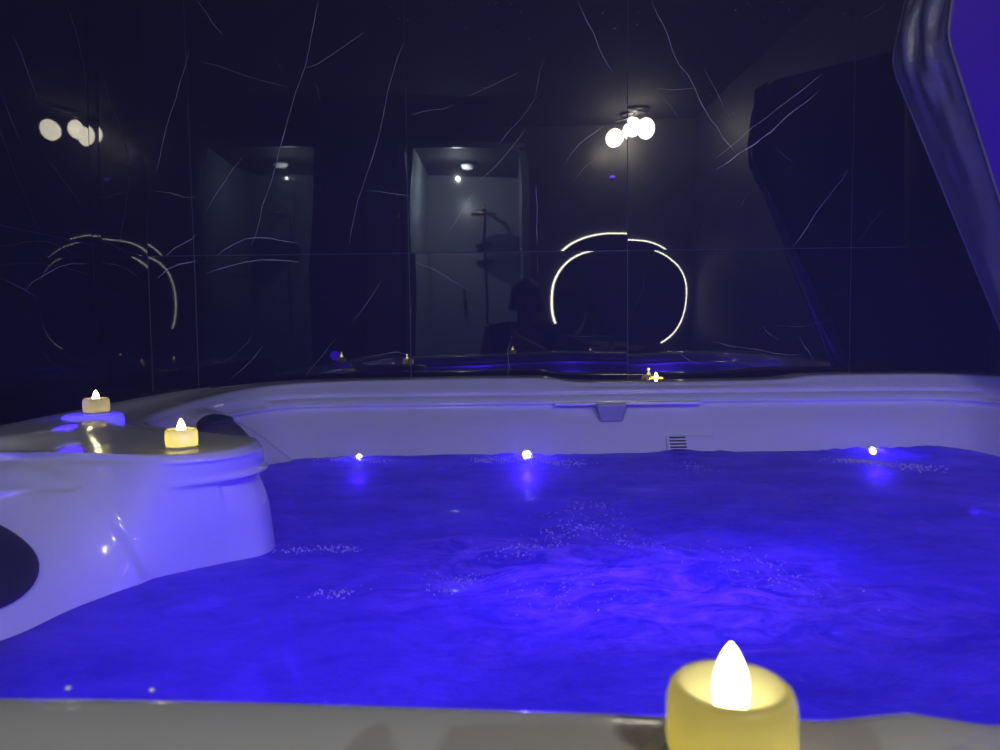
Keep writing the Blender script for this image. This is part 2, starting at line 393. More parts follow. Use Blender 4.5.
bx(bm, ((SX0 + SX1) / 2, YR + .012, SH), (SX1 - SX0 + .07, .03, .05))
o = obj('trim_1', bm, M_door); o['kind'] = 'structure'

# ledge of dark stone between tub and wall
LEDGE = CZ - .165
bm = bmesh.new()
bx(bm, (.2135, 2.176, LEDGE / 2), (2.48, .082, LEDGE))
o = obj('trim_2', bm, M_ledge); o['kind'] = 'structure'

# thin haze added to the room air, standing in for lens glare
vs = w.node_tree.nodes.new('ShaderNodeVolumeScatter'); vs.inputs['Density'].default_value = .052; vs.inputs['Anisotropy'].default_value = .2
vs.inputs['Color'].default_value = (.95, .95, 1, 1)
w.node_tree.links.new(vs.outputs[0], w.node_tree.nodes['World Output'].inputs['Volume'])

# ---------------------------------------------------------------- the hot tub
# stations round the tub: outer edge (x,y) | inner edge of the deck (x,y,drop) | water line (x,y)
ST = [((.3,.06),(.3,.258,.14),(.3,.34)), ((-.1,.06),(-.1,.290,.14),(-.1,.37)), ((-.4,.06),(-.35,.31,.14),(-.32,.40)),
      ((-.65,.08),(-.56,.40,.14),(-.45,.47)), ((-.78,.2),(-.64,.6,.145),(-.52,.6)), ((-.8,.55),(-.675,.82,.15),(-.535,.70)),
      ((-.79,.85),(-.645,.975,.15),(-.510,.775)), ((-.785,1.0),(-.53,.955,.15),(-.483,.865)), ((-.785,1.07),(-.42,.925,.15),(-.445,.935)),
      ((-.785,1.14),(-.355,.955,.15),(-.385,1.0)), ((-.785,1.2),(-.335,1.02,.15),(-.335,1.05)), ((-.79,1.27),(-.36,1.09,.15),(-.35,1.12)),
      ((-.79,1.34),(-.48,1.16,.15),(-.45,1.18)), ((-.795,1.42),(-.6,1.27,.15),(-.56,1.28)), ((-.8,1.56),(-.65,1.45,.148),(-.59,1.45)),
      ((-.8,1.7),(-.66,1.65,.145),(-.59,1.63)), ((-.78,1.87),(-.64,1.82,.14),(-.565,1.78)), ((-.71,2.01),(-.58,1.93,.135),(-.50,1.84)),
      ((-.56,2.10),(-.45,1.975,.130),(-.42,1.853)), ((-.2,2.12),(-.2,1.985,.127),(-.2,1.855)), ((.1,2.12),(.1,1.985,.127),(.1,1.855)),
      ((.24,2.12),(.24,1.985,.140),(.24,1.855)), ((.7,2.12),(.7,1.985,.140),(.7,1.855)), ((.84,2.12),(.84,1.985,.129),(.82,1.855)),
      ((1.05,2.12),(1.02,1.985,.128),(.98,1.855)), ((1.27,2.08),(1.16,1.96,.128),(1.1,1.84)), ((1.38,1.95),(1.25,1.85,.13),(1.16,1.75)),
      ((1.4,1.5),(1.27,1.5,.135),(1.18,1.5)), ((1.4,.9),(1.27,.9,.135),(1.18,.9)), ((1.4,.4),(1.25,.5,.14),(1.15,.52)),
      ((1.33,.13),(1.15,.33,.14),(1.05,.43)), ((1.1,.06),(.95,.26,.14),(.9,.35)), ((.7,.06),(.7,.25,.14),(.7,.335))]
NS = len(ST)
def cr(p0, p1, p2, p3, t):
    return [.5 * ((2*b) + (-a + c) * t + (2*a - 5*b + 4*c - d) * t*t + (-a + 3*b - 3*c + d) * t**3) for a, b, c, d in zip(p0, p1, p2, p3)]
def station(u, k):
    i = int(u) % NS; t = u - int(u)
    return cr(ST[(i-1) % NS][k], ST[i][k], ST[(i+1) % NS][k], ST[(i+2) % NS][k], t)
CEN = Vector((.35, 1.0))
def outdir(W, D):
    v = Vector((W[0], W[1])) - CEN; return v.normalized()
def profile(u):
    O, D, Wl = station(u, 0), station(u, 1), station(u, 2)
    O2, D2, W2 = Vector(O), Vector(D[:2]), Vector(Wl); dD = D[2]
    gk = 1
    if D[1] < .96 and D[0] < -.3: gk = .6 * smooth01((D[0] + .44) / .08)
    back = max(0, min(1, (D[1] - 1.86) / .08))
    left = max(0, min(1, (-.3 - D[0]) / .2)) * max(0, min(1, (D[1] - .5) / .3)) * (1 - back)
    dO = .135 if not back else min(dD, .14)
    dO = dO + (dD - dO) * back
    od = outdir(W2, D2)
    P = []
    def a(v, drop): P.append(Vector((v.x, v.y, CZ - drop)))
    inn = (D2 - O2).normalized()
    a(O2 + inn * .010, .235); a(O2, .22); a(O2, .165); a(O2 + inn * .003, dO + .012); a(O2 + inn * .012, dO + .003); a(O2 + inn * .026, dO)
    a(O2.lerp(D2, .22 + .1 * back), dO + .000); a(O2.lerp(D2, .34 + .1 * back), dO + .003 * left)
    a(O2.lerp(D2, .46 + .1 * back), dD - .001); a(O2.lerp(D2, .75), dD + .001 * left); a(D2 - inn * .016, dD); a(D2 - inn * .006, dD + .003); a(D2 + inn * .001, dD + .010)
    def face(drop, off=0):
        s = (drop - dD) / (WD - dD); v = D2.lerp(W2, max(0, s)) + od * off; a(v, drop)
    if back > .5:
        face(.158, -.004); face(.165, -.003); face(.169, .004); face(.173, -.006); face(.186, -.008)
    else:
        face(.163, -.001); face(.172, -.001); face(.178, 0); face(.183, -.0); face(.187, -.004 * gk)
    face(.191, -.005 * gk); face(.194, .006 * gk); face(.198, .012 * gk); face(.205, .010 * gk)
    face(.22, .006 * gk); face(.235, .002 * gk)
    for d in (.25, .265, .28, .295, .31, .33, .36): face(d)
    lw = P[-1]
    B = CEN + (W2 - CEN) * .86
    a(Vector((lw.x, lw.y)).lerp(B, .4), .45); a(B, .62); a(CEN + (W2 - CEN) * .78, .70); a(CEN + (W2 - CEN) * .4, .72)
    return P
def smooth01(t): t = max(0, min(1, t)); return t*t*(3-2*t)
def densify(P, k=2):
    out = []
    for i in range(len(P) - 1):
        p0, p1, p2, p3 = P[max(i-1, 0)], P[i], P[i+1], P[min(i+2, len(P)-1)]
        for j in range(k):
            t = j / k
            out.append(p1.lerp(p2, t) if j == 0 else (p1.lerp(p2, t) * .5 + Vector(cr(p0, p1, p2, p3, t)) * .5))
    out.append(P[-1]); return out
def boss(p):                    # moulded arches standing proud round the two headrests
    dx = Vector((0, 0, 0))
    # back-left seat arch, on the wall facing +x
    if p.x < -.50 and p.y > 1.25 and p.z < CZ - .152:
        e = ((p.y - 1.60) / .235) ** 2 + ((p.z - (CZ - .315)) / .155) ** 2
        dx += Vector((1, -.15, 0)) * .022 * smooth01((1 - e) / .16)
    # near seat arch
    if p.x < -.40 and .45 < p.y < 1.0 and p.z < CZ - .155:
        q = p - Vector((-.62, .80, CZ - .33))
        e = (q.x / .178) ** 2 + (q.z / .170) ** 2
        dx += Vector((.45, -.8, 0)) * .010 * smooth01((1 - e) / .12) * smooth01((p.y - .45) / .15)
    return dx
NU = 16
me = bpy.data.meshes.new('tub_shell'); verts = []; faces = []
rows = []
for s in range(NS * NU):
    Pf = densify(profile(s / NU), 2); rows.append([p + boss(p) for p in Pf])
# bump on the near rim
for r in rows:
    for p in r:
        if p.y < .30 and p.z > CZ - .2: p.z += .004 * math.exp(-((p.x - .145) / .016) ** 2)
nv = len(rows[0])
for r in rows: verts += [tuple(p) for p in r]
tot = NS * NU
for i in range(tot):
    j = (i + 1) % tot
    for k in range(nv - 1): faces.append((i*nv + k, j*nv + k, j*nv + k + 1, i*nv + k + 1))
verts.append((CEN.x, CEN.y, CZ - .72)); ci = len(verts) - 1
for i in range(tot): faces.append((i*nv + nv - 1, ((i+1) % tot)*nv + nv - 1, ci))
me.from_pydata(verts, [], faces); me.update()
for p in me.polygons: p.use_smooth = True
tub = thing('hot_tub', 'large white moulded hot tub filled with blue-lit water before the black marble wall', 'hot tub', (.35, 1.0, 0))
def local(o, par=tub):
    o.parent = par; o.matrix_parent_inverse = Matrix.Translation(-Vector(par.location)); return o
shell = local(link('shell', me, M_shell))
BV = BVHTree.FromPolygons([Vector(v) for v in verts], faces)

# cabinet skirt under the rim
bm = bmesh.new(); prev = None; first = None
for s in range(0, NS * NU, 4):
    O = station(s / NU, 0); v = Vector(O); c = Vector((.3, 1.09)); v = c + (v - c) * .965
    a, b = bm.verts.new((v.x, v.y, 0.0)), bm.verts.new((v.x, v.y, CZ - .22))
    if prev: bm.faces.new((prev[0], a, b, prev[1]))
    else: first = (a, b)
    prev = (a, b)
bm.faces.new((prev[0], first[0], first[1], prev[1]))
local(obj('cabinet', bm, M_cab))

def pad(name, c, U, V, Nn, a, b, th, material, parent, pw=2.0, n=28, par_label=None, sink=.004):
    """cushion-like pad that follows the shell surface (ray cast onto it along -Nn)"""
    bm = bmesh.new(); U, V, Nn = Vector(U).normalized(), Vector(V).normalized(), Vector(Nn).normalized()
    rings = []
    def surf(p):
        h = BV.ray_cast(p + Nn * .12, -Nn, .4); return h[0] if h[0] else p
    c = Vector(c)
    top = bm.verts.new(surf(c) + Nn * th); m = 48
    for i in range(1, n + 1):
        r = i / n; ring = []
        for k in range(m):
            t = 2 * math.pi * k / m; cs, sn = math.cos(t), math.sin(t)
            rr = 1 / (abs(cs) ** pw + abs(sn) ** pw) ** (1 / pw)
            p = c + U * cs * rr * a * r + V * sn * rr * b * r
            ring.append(bm.verts.new(surf(p) + Nn * (th * max(0, 1 - r ** 5) ** .5 - sink * (r > .99))))
        rings.append(ring)
    for k in range(m): bm.faces.new((top, rings[0][k], rings[0][(k+1) % m]))
    for A, B in zip(rings, rings[1:]):
        for k in range(m): bm.faces.new((A[k], A[(k+1) % m], B[(k+1) % m], B[k]))
    o = obj(name, bm, material, None, smooth=True); return local(o, parent)
p1 = pad('headrest_pillow', (-.615, 1.60, CZ - .245), (0, 1, 0), (0, 0, 1), (1, -.1, .1), .135, .074, .020, M_pillow, tub, 2.2)
hp = BV.ray_cast(CP, ray(-52, 561))[0]
p2 = pad('headrest_pillow', hp, (.3, .95, 0), (-.3, 0, 1), (.9, -.35, .3), .085, .066, .014, M_pillow, tub, 2.2)

# waterfall lip and spout on the back wall
bm = bmesh.new()
bx(bm, (.33, 1.938, CZ - .192), (.38, .035, .008))
local(obj('waterfall_lip', bm, M_shell, bevel=.003))
bm = bmesh.new()
poly = [(.245, 1.955, CZ - .190), (.325, 1.955, CZ - .190), (.312, 1.955, CZ - .236), (.256, 1.955, CZ - .236)]
prism(bm, poly, (0, -.052, 0)); local(obj('waterfall_spout', bm, mat('shaded_spout_plastic', (.33, .33, .36), .3), bevel=.004))  # spout's shade is put into its darker grey colour
# filter grille at the water line
gr = bmesh.new()
GX0, GX1 = .415, .535
GH = BV.ray_cast(Vector((.475, 1.5, CZ - .298)), Vector((0, 1, 0)), 1)[0]
bx(gr, ((GX0+GX1)/2, GH.y - .002, GH.z + .002), (GX1-GX0, .01, .056), Matrix.Rotation(R(-32), 3, 'X'))
gfr = local(obj('filter_grille', gr, M_plastic, bevel=.002))
for k in range(6):
    sl = bmesh.new(); bx(sl, (GX0 + .028, GH.y - .0065 + (k - 2.5) * .0048, GH.z + .0055 + (k - 2.5) * .0074), (.040, .003, .0034), Matrix.Rotation(R(-32), 3, 'X'))
    so = obj('slat', sl, M_dark); so.parent = gfr; pass

# three little lamps at the water line, each with its own light
for k, (x, e) in enumerate([(-.353, .25), (.064, .7), (.925, .5)]):
    bm = bmesh.new()
    rr = (.006, .0095, .008)[k]
    Mx = Matrix.Translation((x, 1.852, WZ - .001)) @ Matrix.Rotation(R(70), 4, 'X')
    lathe(bm, [(0, .006), (rr * .6, .005), (rr, .002), (rr, -.01), (0, -.01)], 24, Mx)
    lo = local(obj('lamp_lens', bm, M_led, smooth=True)); lo['label'] = 'glowing white lens of an added fill light'
    bm = bmesh.new(); lathe(bm, [(rr, .001), (rr + .006, .003), (rr + .008, -.002), (rr + .008, -.012)], 24, Mx)
    local(obj('lamp_bezel', bm, M_plastic, smooth=True))
    point_light('tub_lamp_light', (x, 1.80, WZ - .035), e, BLUE, .012)
# lens bodies for the added, unseen fill lights on near and right walls
for c, n in [((-.12, .378), (0, 1)), ((.40, .326), (0, 1)), ((.90, .345), (0, 1)), ((1.178, .95), (-1, 0))]:
    a = math.atan2(n[1], n[0]); bm = bmesh.new()
    h = BV.ray_cast(Vector((c[0] + n[0]*.2, c[1] + n[1]*.2, WZ + .018)), Vector((-n[0], -n[1], 0)), .4)[0]
    Mx = Matrix.Translation(h) @ Matrix.Rotation(a, 4, 'Z') @ Matrix.Rotation(R(90), 4, 'Y')
    lathe(bm, [(0, .006), (.005, .005), (.008, .002), (.008, -.01), (0, -.01)], 20, Mx)
    q = local(obj('lamp_lens', bm, M_led, smooth=True)); q['label'] = 'glowing white lens of an added fill light'
    bm = bmesh.new(); lathe(bm, [(.008, .001), (.014, .003), (.016, -.002), (.016, -.012)], 20, Mx)
    local(obj('lamp_bezel', bm, M_plastic, smooth=True))
# controls on the left deck: blue-lit disc and a small button panel
DX, DY = -.680, 1.245
bm = bmesh.new(); lathe(bm, [(0, .012), (.040, .012), (.046, .009), (.048, 0), (.048, -.012), (0, -.012)], 48, Matrix.Translation((DX, DY, CZ - .142)))
o = local(obj('lit_control_dial', bm, M_leddisc, smooth=True)); o['label'] = 'blue glowing disc'
point_light('disc_light', (DX - .03, DY - .02, CZ - .10), .06, BLUE, .02)
bm = bmesh.new(); bp_ = CP + ray(68, 432) * (-.147 / ray(68, 432).z); bx(bm, (bp_.x, bp_.y, CZ - .1495), (.05, .05, .006)); cp = local(obj('button_panel', bm, M_shell, bevel=.002))
for i in range(2):
    for j in range(2):
        bm = bmesh.new(); sphere(bm, (bp_.x - .003 + i * .007, bp_.y - .008 + j * .016, CZ - .146), .0016, 10, 8)
        q = obj('indicator_light', bm, mat('indicator', (.9, .9, 1), .3, emit=(.8, .8, 1), es=2.0)); q.parent = cp; pass

# ---------------------------------------------------------------- water
NR = 150; NA = NS * 14
wv, wf = [], []
def wave(x, y):
    h = noise.noise(Vector((x * 5, y * 5, 1.3))) * .0045 + noise.noise(Vector((x * 13, y * 13, 4.1))) * .0022
    t = math.exp(-(((x - .28) / .42) ** 2 + ((y - 1.0) / .33) ** 2))
    h += t * (noise.noise(Vector((x * 11 + 3, y * 16, 9))) * .012 + abs(noise.noise(Vector((x * 26, y * 34, 2)))) * .007)
    for lx, lw, a in ((.064, .10, .010), (.925, .11, .010), (-.353, .08, .006), (.47, .09, .008)):
        h += a * math.exp(-(((x - lx) / lw) ** 2 + ((y - 1.84) / .07) ** 2)) * (.6 + .8 * noise.noise(Vector((x * 45, y * 45, 7))))
    h += .009 * math.exp(-(((x - 1.07) / .07) ** 2 + ((y - 1.84) / .1) ** 2))
    return h
wring = []
for s in range(NA):
    v = Vector(station(s / 14, 2)); d = (v - CEN).normalized(); wring.append(v + d * .012)
for i in range(NR):
    t = ((i + 1) / NR) ** .75
    for v in wring:
        p = CEN + (v - CEN) * t; wv.append((p.x, p.y, WZ + wave(p.x, p.y)))
wv.append((CEN.x, CEN.y, WZ + wave(CEN.x, CEN.y)))
for i in range(NR - 1):
    for k in range(NA): wf.append((i*NA + k, i*NA + (k+1) % NA, (i+1)*NA + (k+1) % NA, (i+1)*NA + k))
for k in range(NA): wf.append((NR*NA, (k+1) % NA, k))
wm = bpy.data.meshes.new('water'); wm.from_pydata(wv, [], wf); wm.update()
for p in wm.polygons: p.use_smooth = True
wm.flip_normals()
water = link('water', wm, M_water)
tag(water, 'bubbling blue-lit water filling the hot tub', 'water', kind='stuff')
nz = sum(1 for p in wm.polygons if p.normal.z > 0)
if nz < len(wm.polygons) / 2: wm.flip_normals()

# loose foam bubbles on the water (nobody could count them)
bm = bmesh.new()
def bub(x, y, r):
    c = Vector((x, y, WZ + wave(x, y) + r * .3)); bmesh.ops.create_icosphere(bm, subdivisions=1, radius=r, matrix=Matrix.Translation(c))
def wpt(px, py):
    d = ray(px, py); return CP + d * (-WD / d.z)
def sc(path, n, spread, r0=.0006, r1=.0016):
    P3 = [wpt(*p) for p in path]
    for _ in range(n):
        i = random.randrange(len(P3) - 1); p = P3[i].lerp(P3[i+1], random.random())
        bub(p.x + random.gauss(0, spread), p.y + random.gauss(0, spread), random.uniform(r0, r1))
sc([(505, 556), (540, 540), (560, 530), (600, 530), (660, 552)], 300, .020)
sc([(560, 515), (590, 505), (600, 520)], 90, .025)
sc([(430, 590), (455, 578), (470, 575)], 80, .016)
sc([(285, 549), (330, 547), (355, 548)], 130, .010)
sc([(320, 590), (350, 592)], 60, .012)
sc([(720, 555), (760, 570), (800, 590)], 120, .035)
sc([(520, 600), (560, 590), (620, 585)], 90, .03)
sc([(480, 462), (526, 459), (580, 464)], 420, .022, .001, .0026); sc([(330, 461), (357, 460), (390, 462)], 260, .018, .001, .0022)
sc([(845, 460), (875, 462), (930, 468)], 380, .022, .001, .0026); sc([(680, 465), (710, 470)], 90, .025)
foam = obj('foam_bubbles', bm, mat('foam_bubble', (.60, .48, .90), .12, coat=.4)); tag(foam, 'loose strings of tiny bubbles and foam on the blue water', 'foam', kind='stuff')

# ---------------------------------------------------------------- LED tea lights
CR_, CH = .0205, .026
def body_bm():
    bm = bmesh.new()
    prof = [(0, .002), (CR_ * .9, .002), (CR_ * .97, .004), (CR_, .007), (CR_, CH - .008), (CR_ * .985, CH - .005), (CR_ * .94, CH - .002), (CR_ * .86, CH - .0004), (CR_ * .77, CH - .0006),
            (CR_ * .6, CH - .0052), (CR_ * .36, CH - .0078), (0, CH - .0085)]
    lathe(bm, prof, 48); return bm
def flame_bm():
    bm = bmesh.new(); z0 = CH - .0092; rf = .0058; h = .0225
    prof = [(rf * .8, z0)] + [(rf * (math.sin(math.pi * min(1, (.30 + .70 * t))) ** .75 if t > 0.28 else .86 + .5 * t), z0 + h * t) for t in [i / 14 for i in range(1, 14)]] + [(0, z0 + h)]
    lathe(bm, prof, 24); return bm
def tea_light(loc, label, group=None, e=.05, rz=0):
    t = thing('tea_light', label, 'candle', loc, rz, group)
    obj('candle_body', body_bm(), M_wax, t, smooth=True)
    f = obj('flame', flame_bm(), M_flame, t, smooth=True); f['label'] = 'glowing teardrop flame tip'
    bm = bmesh.new(); lathe(bm, [(0, 0), (CR_ * 1.01, 0), (CR_ * 1.04, .0012), (CR_ * .98, .0028), (0, .0028)], 40); obj('base_ring', bm, M_base, t, smooth=True)
    l = point_light('candle_light', (0, 0, CH * .50), e, (1.0, .86, .28), .003); l.parent = t
    l = point_light('flame_light', (0, 0, CH + .016), (e * .25 + .0015), (1.0, .80, .42), .004); l.parent = t
    return t
def drop_to(px, py, drop):
    d = ray(px, py); return CP + d * (-drop / d.z)
# near one on the front rim
n_ = drop_to(731, 682, .114)
tea_light((n_.x, n_.y, CZ - .140), 'large blurred yellow tea light in the foreground at lower right, on the near rim', None, .0034)
b_ = drop_to(178, 449, .150)
tea_light((b_.x, b_.y + .012, CZ - .150), 'yellow tea light at the inner edge of the left deck', None, .02)
tea_light((DX + .004, DY + .005, CZ - .130), 'pale tea light standing on the blue glowing disc of the left deck', None, .002)
d_ = at(656, 378, 2.168)
tea_light((d_.x, 2.166, LEDGE), 'tea light behind the far rim against the marble wall, only its flame in view', None, .05)

# water drops on the near rim
for px, py, l in [(68, 688, 'leftmost small white water drop on the near rim edge'), (152, 690, 'small white water drop on the near rim edge, nearer the middle')]:
    p = drop_to(px, py, .139); bm = bmesh.new(); sphere(bm, (0, 0, .0005), .0011, 14, 10, (1.2, 1, .8)); o = obj('water_drop', bm, M_drop); o.location = (p.x, p.y, CZ - .1395)
    tag(o, l, 'water drop', 'water drops on the near rim')

# ---------------------------------------------------------------- spa cover leaning at the right
cv = thing('spa_cover', 'folded dark grey vinyl tub cover standing tilted on the right rim', 'cover', (1.3, 1.72, CZ - .13))
def loc_(o): o.parent = cv; o.matrix_parent_inverse = Matrix.Translation(-Vector(cv.location)); return o
F0 = at(947, 36, 1.60); F1 = at(1072, 425, 1.66); Ftop = at(966, -95, 1.60)
edge = [Ftop, F0, F1]
B0 = at(891, 64, 1.74); B1 = at(1040, 425, 1.80); Btop = at(918, -55, 1.74)
R1 = Vector((XR - .02, F1.y + .02, F1.z)); Rt = Vector((XR - .02, Ftop.y + .02, Ftop.z + .1))
def plate(name, pts, material, th):
    bm = bmesh.new(); prism(bm, pts, (0, th, 0)); return loc_(obj(name, bm, material, bevel=.006))
plate('inner_liner', [Ftop, F0, F1, R1, Rt], M_liner, .02)
fc = [p + Vector((.015, .021, 0)) for p in (Ftop, F0, F1)] 
plate('foam_core', [fc[0], fc[1], fc[2], R1 + Vector((0, .021, 0)), Rt + Vector((0, .021, 0))], M_vinyl, .09)
bm = bmesh.new(); NA_, NB_ = 90, 26; gv = []
def poly_pt(P, t):
    L1, L2 = (P[1] - P[0]).length, (P[2] - P[1]).length; k = L1 / (L1 + L2)
    # rounded at the corner
    def q(t): return P[0].lerp(P[1], t / k) if t < k else P[1].lerp(P[2], (t - k) / (1 - k))
    return (q(max(0, t - .025)) + q(min(1, t + .025)) + q(t) * 2) / 4
for i in range(NA_ + 1):
    t = i / NA_; a, b = poly_pt(edge, t), poly_pt([Btop, B0, B1], t); row = []
    for j in range(NB_ + 1):
        s = j / NB_; p = a.lerp(b, s)
        wr = math.exp(-((t - .12) / .22) ** 2)
        k = .012 * math.sin(math.pi * s) + wr * .036 * noise.noise(Vector((t * 11 + s * 2.2, s * 5 - t * 6, 2))) * math.sin(math.pi * s) \
            + .016 * math.sin(math.pi * s) * noise.noise(Vector((t * 3.5, s * 3.2, 5)))
        row.append(bm.verts.new(p + Vector((-.85, -.45, -.1)) * k))
    gv.append(row)
for i in range(NA_):
    for j in range(NB_): bm.faces.new((gv[i][j], gv[i][j+1], gv[i+1][j+1], gv[i+1][j]))
sk = loc_(obj('vinyl_skirt', bm, M_vinyl, smooth=True)); sm = sk.modifiers.new('solid', 'SOLIDIFY'); sm.thickness = .004; sm.offset = 1
bm = bmesh.new(); tube(bm, [poly_pt([Btop, B0, B1], i / 60) for i in range(61)], .0028, 8); loc_(obj('piping', bm, M_vinyl))
bm = bmesh.new(); tube(bm, [poly_pt(edge, i / 60) + Vector((-.002, -.002, 0)) for i in range(61)], .003, 8); loc_(obj('piping', bm, M_vinyl))

# ---------------------------------------------------------------- the room behind the camera, seen mirrored in the tiles
VD = 2 * WY                     # a thing at y appears at depth VD - y
def refl(px, py, y, up=False):  # where a thing stands whose mirror image is seen at a pixel of the back wall
    d = ray(px, py + (18 if up else 0)); p = CP + d * ((VD - y) / d.y); return Vector((p.x, y, p.z))
def refs():
    # three-globe ceiling lamp
    g0 = refl(612, 131, -.90, True); g2 = refl(643, 125, -.80, True); g1 = refl(629, 124, -1.02, True)
    t = thing('ceiling_lamp', 'three-globe ceiling lamp with frosted glass balls, mirrored bright in the marble', 'lamp', (g1.x, -.9, HC - .02))
    def lc(o): o.parent = t; o.matrix_parent_inverse = Matrix.Translation(-Vector(t.location)); return o
    bm = bmesh.new(); lathe(bm, [(0, .02), (.10, .02), (.105, .012), (.10, 0), (0, 0)], 40, Matrix.Translation((g1.x, -.9, HC - .02))); lc(obj('canopy', bm, M_dark))
    for gp in (g0, g1, g2):
        bm = bmesh.new(); sphere(bm, gp, .062, 28, 16, (1, 1, 1.08)); lc(obj('globe', bm, M_globe))
        bm = bmesh.new(); tube(bm, [(gp.x, gp.y, gp.z + .06), (gp.x, gp.y, HC - .05), (g1.x, -.9, HC - .012)], .006); lc(obj('arm', bm, M_dark))
    # lit vanity mirror
    c = refl(618, 299, YR + .03); z0 = c.z
    mt = thing('vanity_mirror', 'round mirror with a glowing light ring above the vanity, mirrored in the marble', 'mirror', (c.x, YR, z0))
    def lm(o): o.parent = mt; o.matrix_parent_inverse = Matrix.Translation(-Vector(mt.location)); return o
    A, B = .50, .385
    def el(t, k=1): 
        cs, sn = math.cos(t), math.sin(t); pw = 2.5; r = 1 / (abs(cs) ** pw + abs(sn) ** pw) ** (1 / pw)
        return (c.x + A * k * r * cs, z0 + B * k * r * sn)
    bm = bmesh.new(); prism(bm, [(el(2*math.pi*i/72, .97)[0], YR + .045, el(2*math.pi*i/72, .97)[1]) for i in range(72)], (0, -.006, 0)); lm(obj('mirror_glass', bm, M_mirror))
    bm = bmesh.new(); prism(bm, [(el(2*math.pi*i/72, .9)[0], YR + .038, el(2*math.pi*i/72, .9)[1]) for i in range(72)], (0, -.034, 0)); lm(obj('back_box', bm, M_dark))
    T = [R(-52) + R(258) * i / 110 for i in range(111)]        # open at the bottom
    bm = bmesh.new(); pv = None
    for t in T:
        a, b = el(t, .985), el(t, 1.012); a = bm.verts.new((a[0], YR + .004, a[1])); b = bm.verts.new((b[0], YR + .004, b[1]))
        if pv: bm.faces.new((pv[0], a, b, pv[1]))
        pv = (a, b)
    q = obj('light_strip', bm, M_ring); lm(q)
    bm = bmesh.new(); pv = None
    for t in T:
        a = el(t, 1.014); a = (bm.verts.new((a[0], YR + .004, a[1])), bm.verts.new((a[0], YR + .020, a[1])))
        if pv: bm.faces.new((pv[0], a[0], a[1], pv[1]))
        pv = a
    lm(obj('light_strip', bm, mat('led_strip_outer', (.9, .9, .85), .4, emit=(1.0, .97, .82), es=18)))
    for k in (.98,):
        bm = bmesh.new(); pv = None
        for i in range(97):
            t = 2*math.pi*i/96; a = el(t, k); b = el(t, k + .004)
            v = [bm.verts.new((a[0], YR, a[1])), bm.verts.new((a[0], YR + .045, a[1])), bm.verts.new((b[0], YR + .045, b[1])), bm.verts.new((b[0], YR, b[1]))]
            if pv:
                for j in range(3): bm.faces.new((pv[j], v[j], v[j+1], pv[j+1]))
            pv = v
        lm(obj('rim', bm, M_dark))
    # vanity
    vt = thing('vanity_cabinet', 'low dark wood vanity under the lit mirror', 'cabinet', (c.x, YR + .22, 0))
    def lv(o): o.parent = vt; o.matrix_parent_inverse = Matrix.Translation(-Vector(vt.location)); return o
    vx0, vx1 = .32, XR - .01; vw = vx1 - vx0; top = CZ - .20
    bm = bmesh.new(); bx(bm, ((vx0+vx1)/2, YR + .21, top/2 - .02), (vw, .40, top - .08)); lv(obj('body', bm, M_wood, bevel=.004))
    bm = bmesh.new(); bx(bm, ((vx0+vx1)/2, YR + .225, top - .025), (vw, .44, .04)); lv(obj('countertop', bm, M_ledge, bevel=.004))
    for i in range(2):
        bm = bmesh.new(); bx(bm, (vx0 + vw * (.25 + .5*i), YR + .418, top/2 - .03), (vw * .46, .016, top - .2)); dr = lv(obj('door', bm, M_wood, bevel=.003))
        bm = bmesh.new(); tube(bm, [(vx0 + vw * (.45 + .1*i), YR + .44, top*.55), (vx0 + vw * (.45 + .1*i), YR + .44, top*.75)], .005); h = obj('handle', bm, M_brass); h.parent = dr; pass
    for px in (589, 670):
        q = refl(px, 352, YR + .30)
        tea_light((q.x, YR + .30, top - .005), 'tea light on the vanity counter, %s of the two mirrored in the marble' % ('left' if px < 600 else 'right'), None, .03)
    # basin tap
    bm = bmesh.new(); tube(bm, [(c.x - .05, YR + .06, top - .005), (c.x - .05, YR + .06, top + .15), (c.x - .05, YR + .09, top + .18), (c.x - .05, YR + .18, top + .17)], .011)
    o = obj('basin_tap', bm, M_chrome); tag(o, 'curved chrome tap standing on the vanity counter', 'tap')
    # door on the left of the rear wall -> pale panel
    bm = bmesh.new(); bx(bm, (-.845 - .02, YR + .012, 1.02), (.26, .03, 2.04)); o = obj('door_1', bm, M_door, bevel=.004); o['kind'] = 'structure'
    # wreath
    q = refl(390, 228, YR + .03, False)
    wt = bmesh.new()
    for i in range(26):
        t = 2 * math.pi * i / 26; rr = .062 + random.uniform(-.012, .012)
        cc = Vector((-.70 + rr * math.cos(t) * .62, YR + .05, q.z + rr * math.sin(t)))
        M4 = Matrix.Translation(cc) @ Matrix.Rotation(random.uniform(0, 6.28), 4, 'Y')
        bmesh.ops.create_icosphere(wt, subdivisions=1, radius=1, matrix=M4 @ Matrix.Diagonal((.018, .005, .008, 1)))
    o = obj('wreath', wt, M_leaf); tag(o, 'small gold leaf wreath hung on the dark wall beside the shower', 'wreath')
    # shower valve with three knobs
    st = thing('shower_valve', 'wall plate with three round chrome knobs beside the shower', 'valve', (-.70, YR, 1.2))
    def ls(o): o.parent = st; o.matrix_parent_inverse = Matrix.Translation(-Vector(st.location)); return o
    zz = [refl(398, y, YR + .03).z for y in (302, 312, 321)]
    bm = bmesh.new(); bx(bm, (-.70, YR + .006, zz[1]), (.07, .012, .22)); ls(obj('plate', bm, M_dark, bevel=.004))
    for z in zz:
        bm = bmesh.new(); lathe(bm, [(0, .03), (.018, .03), (.022, .022), (.022, 0), (0, 0)], 24, Matrix.Translation((-.70, YR + .012, z)) @ Matrix.Rotation(R(-90), 4, 'X')); ls(obj('knob', bm, M_chrome))
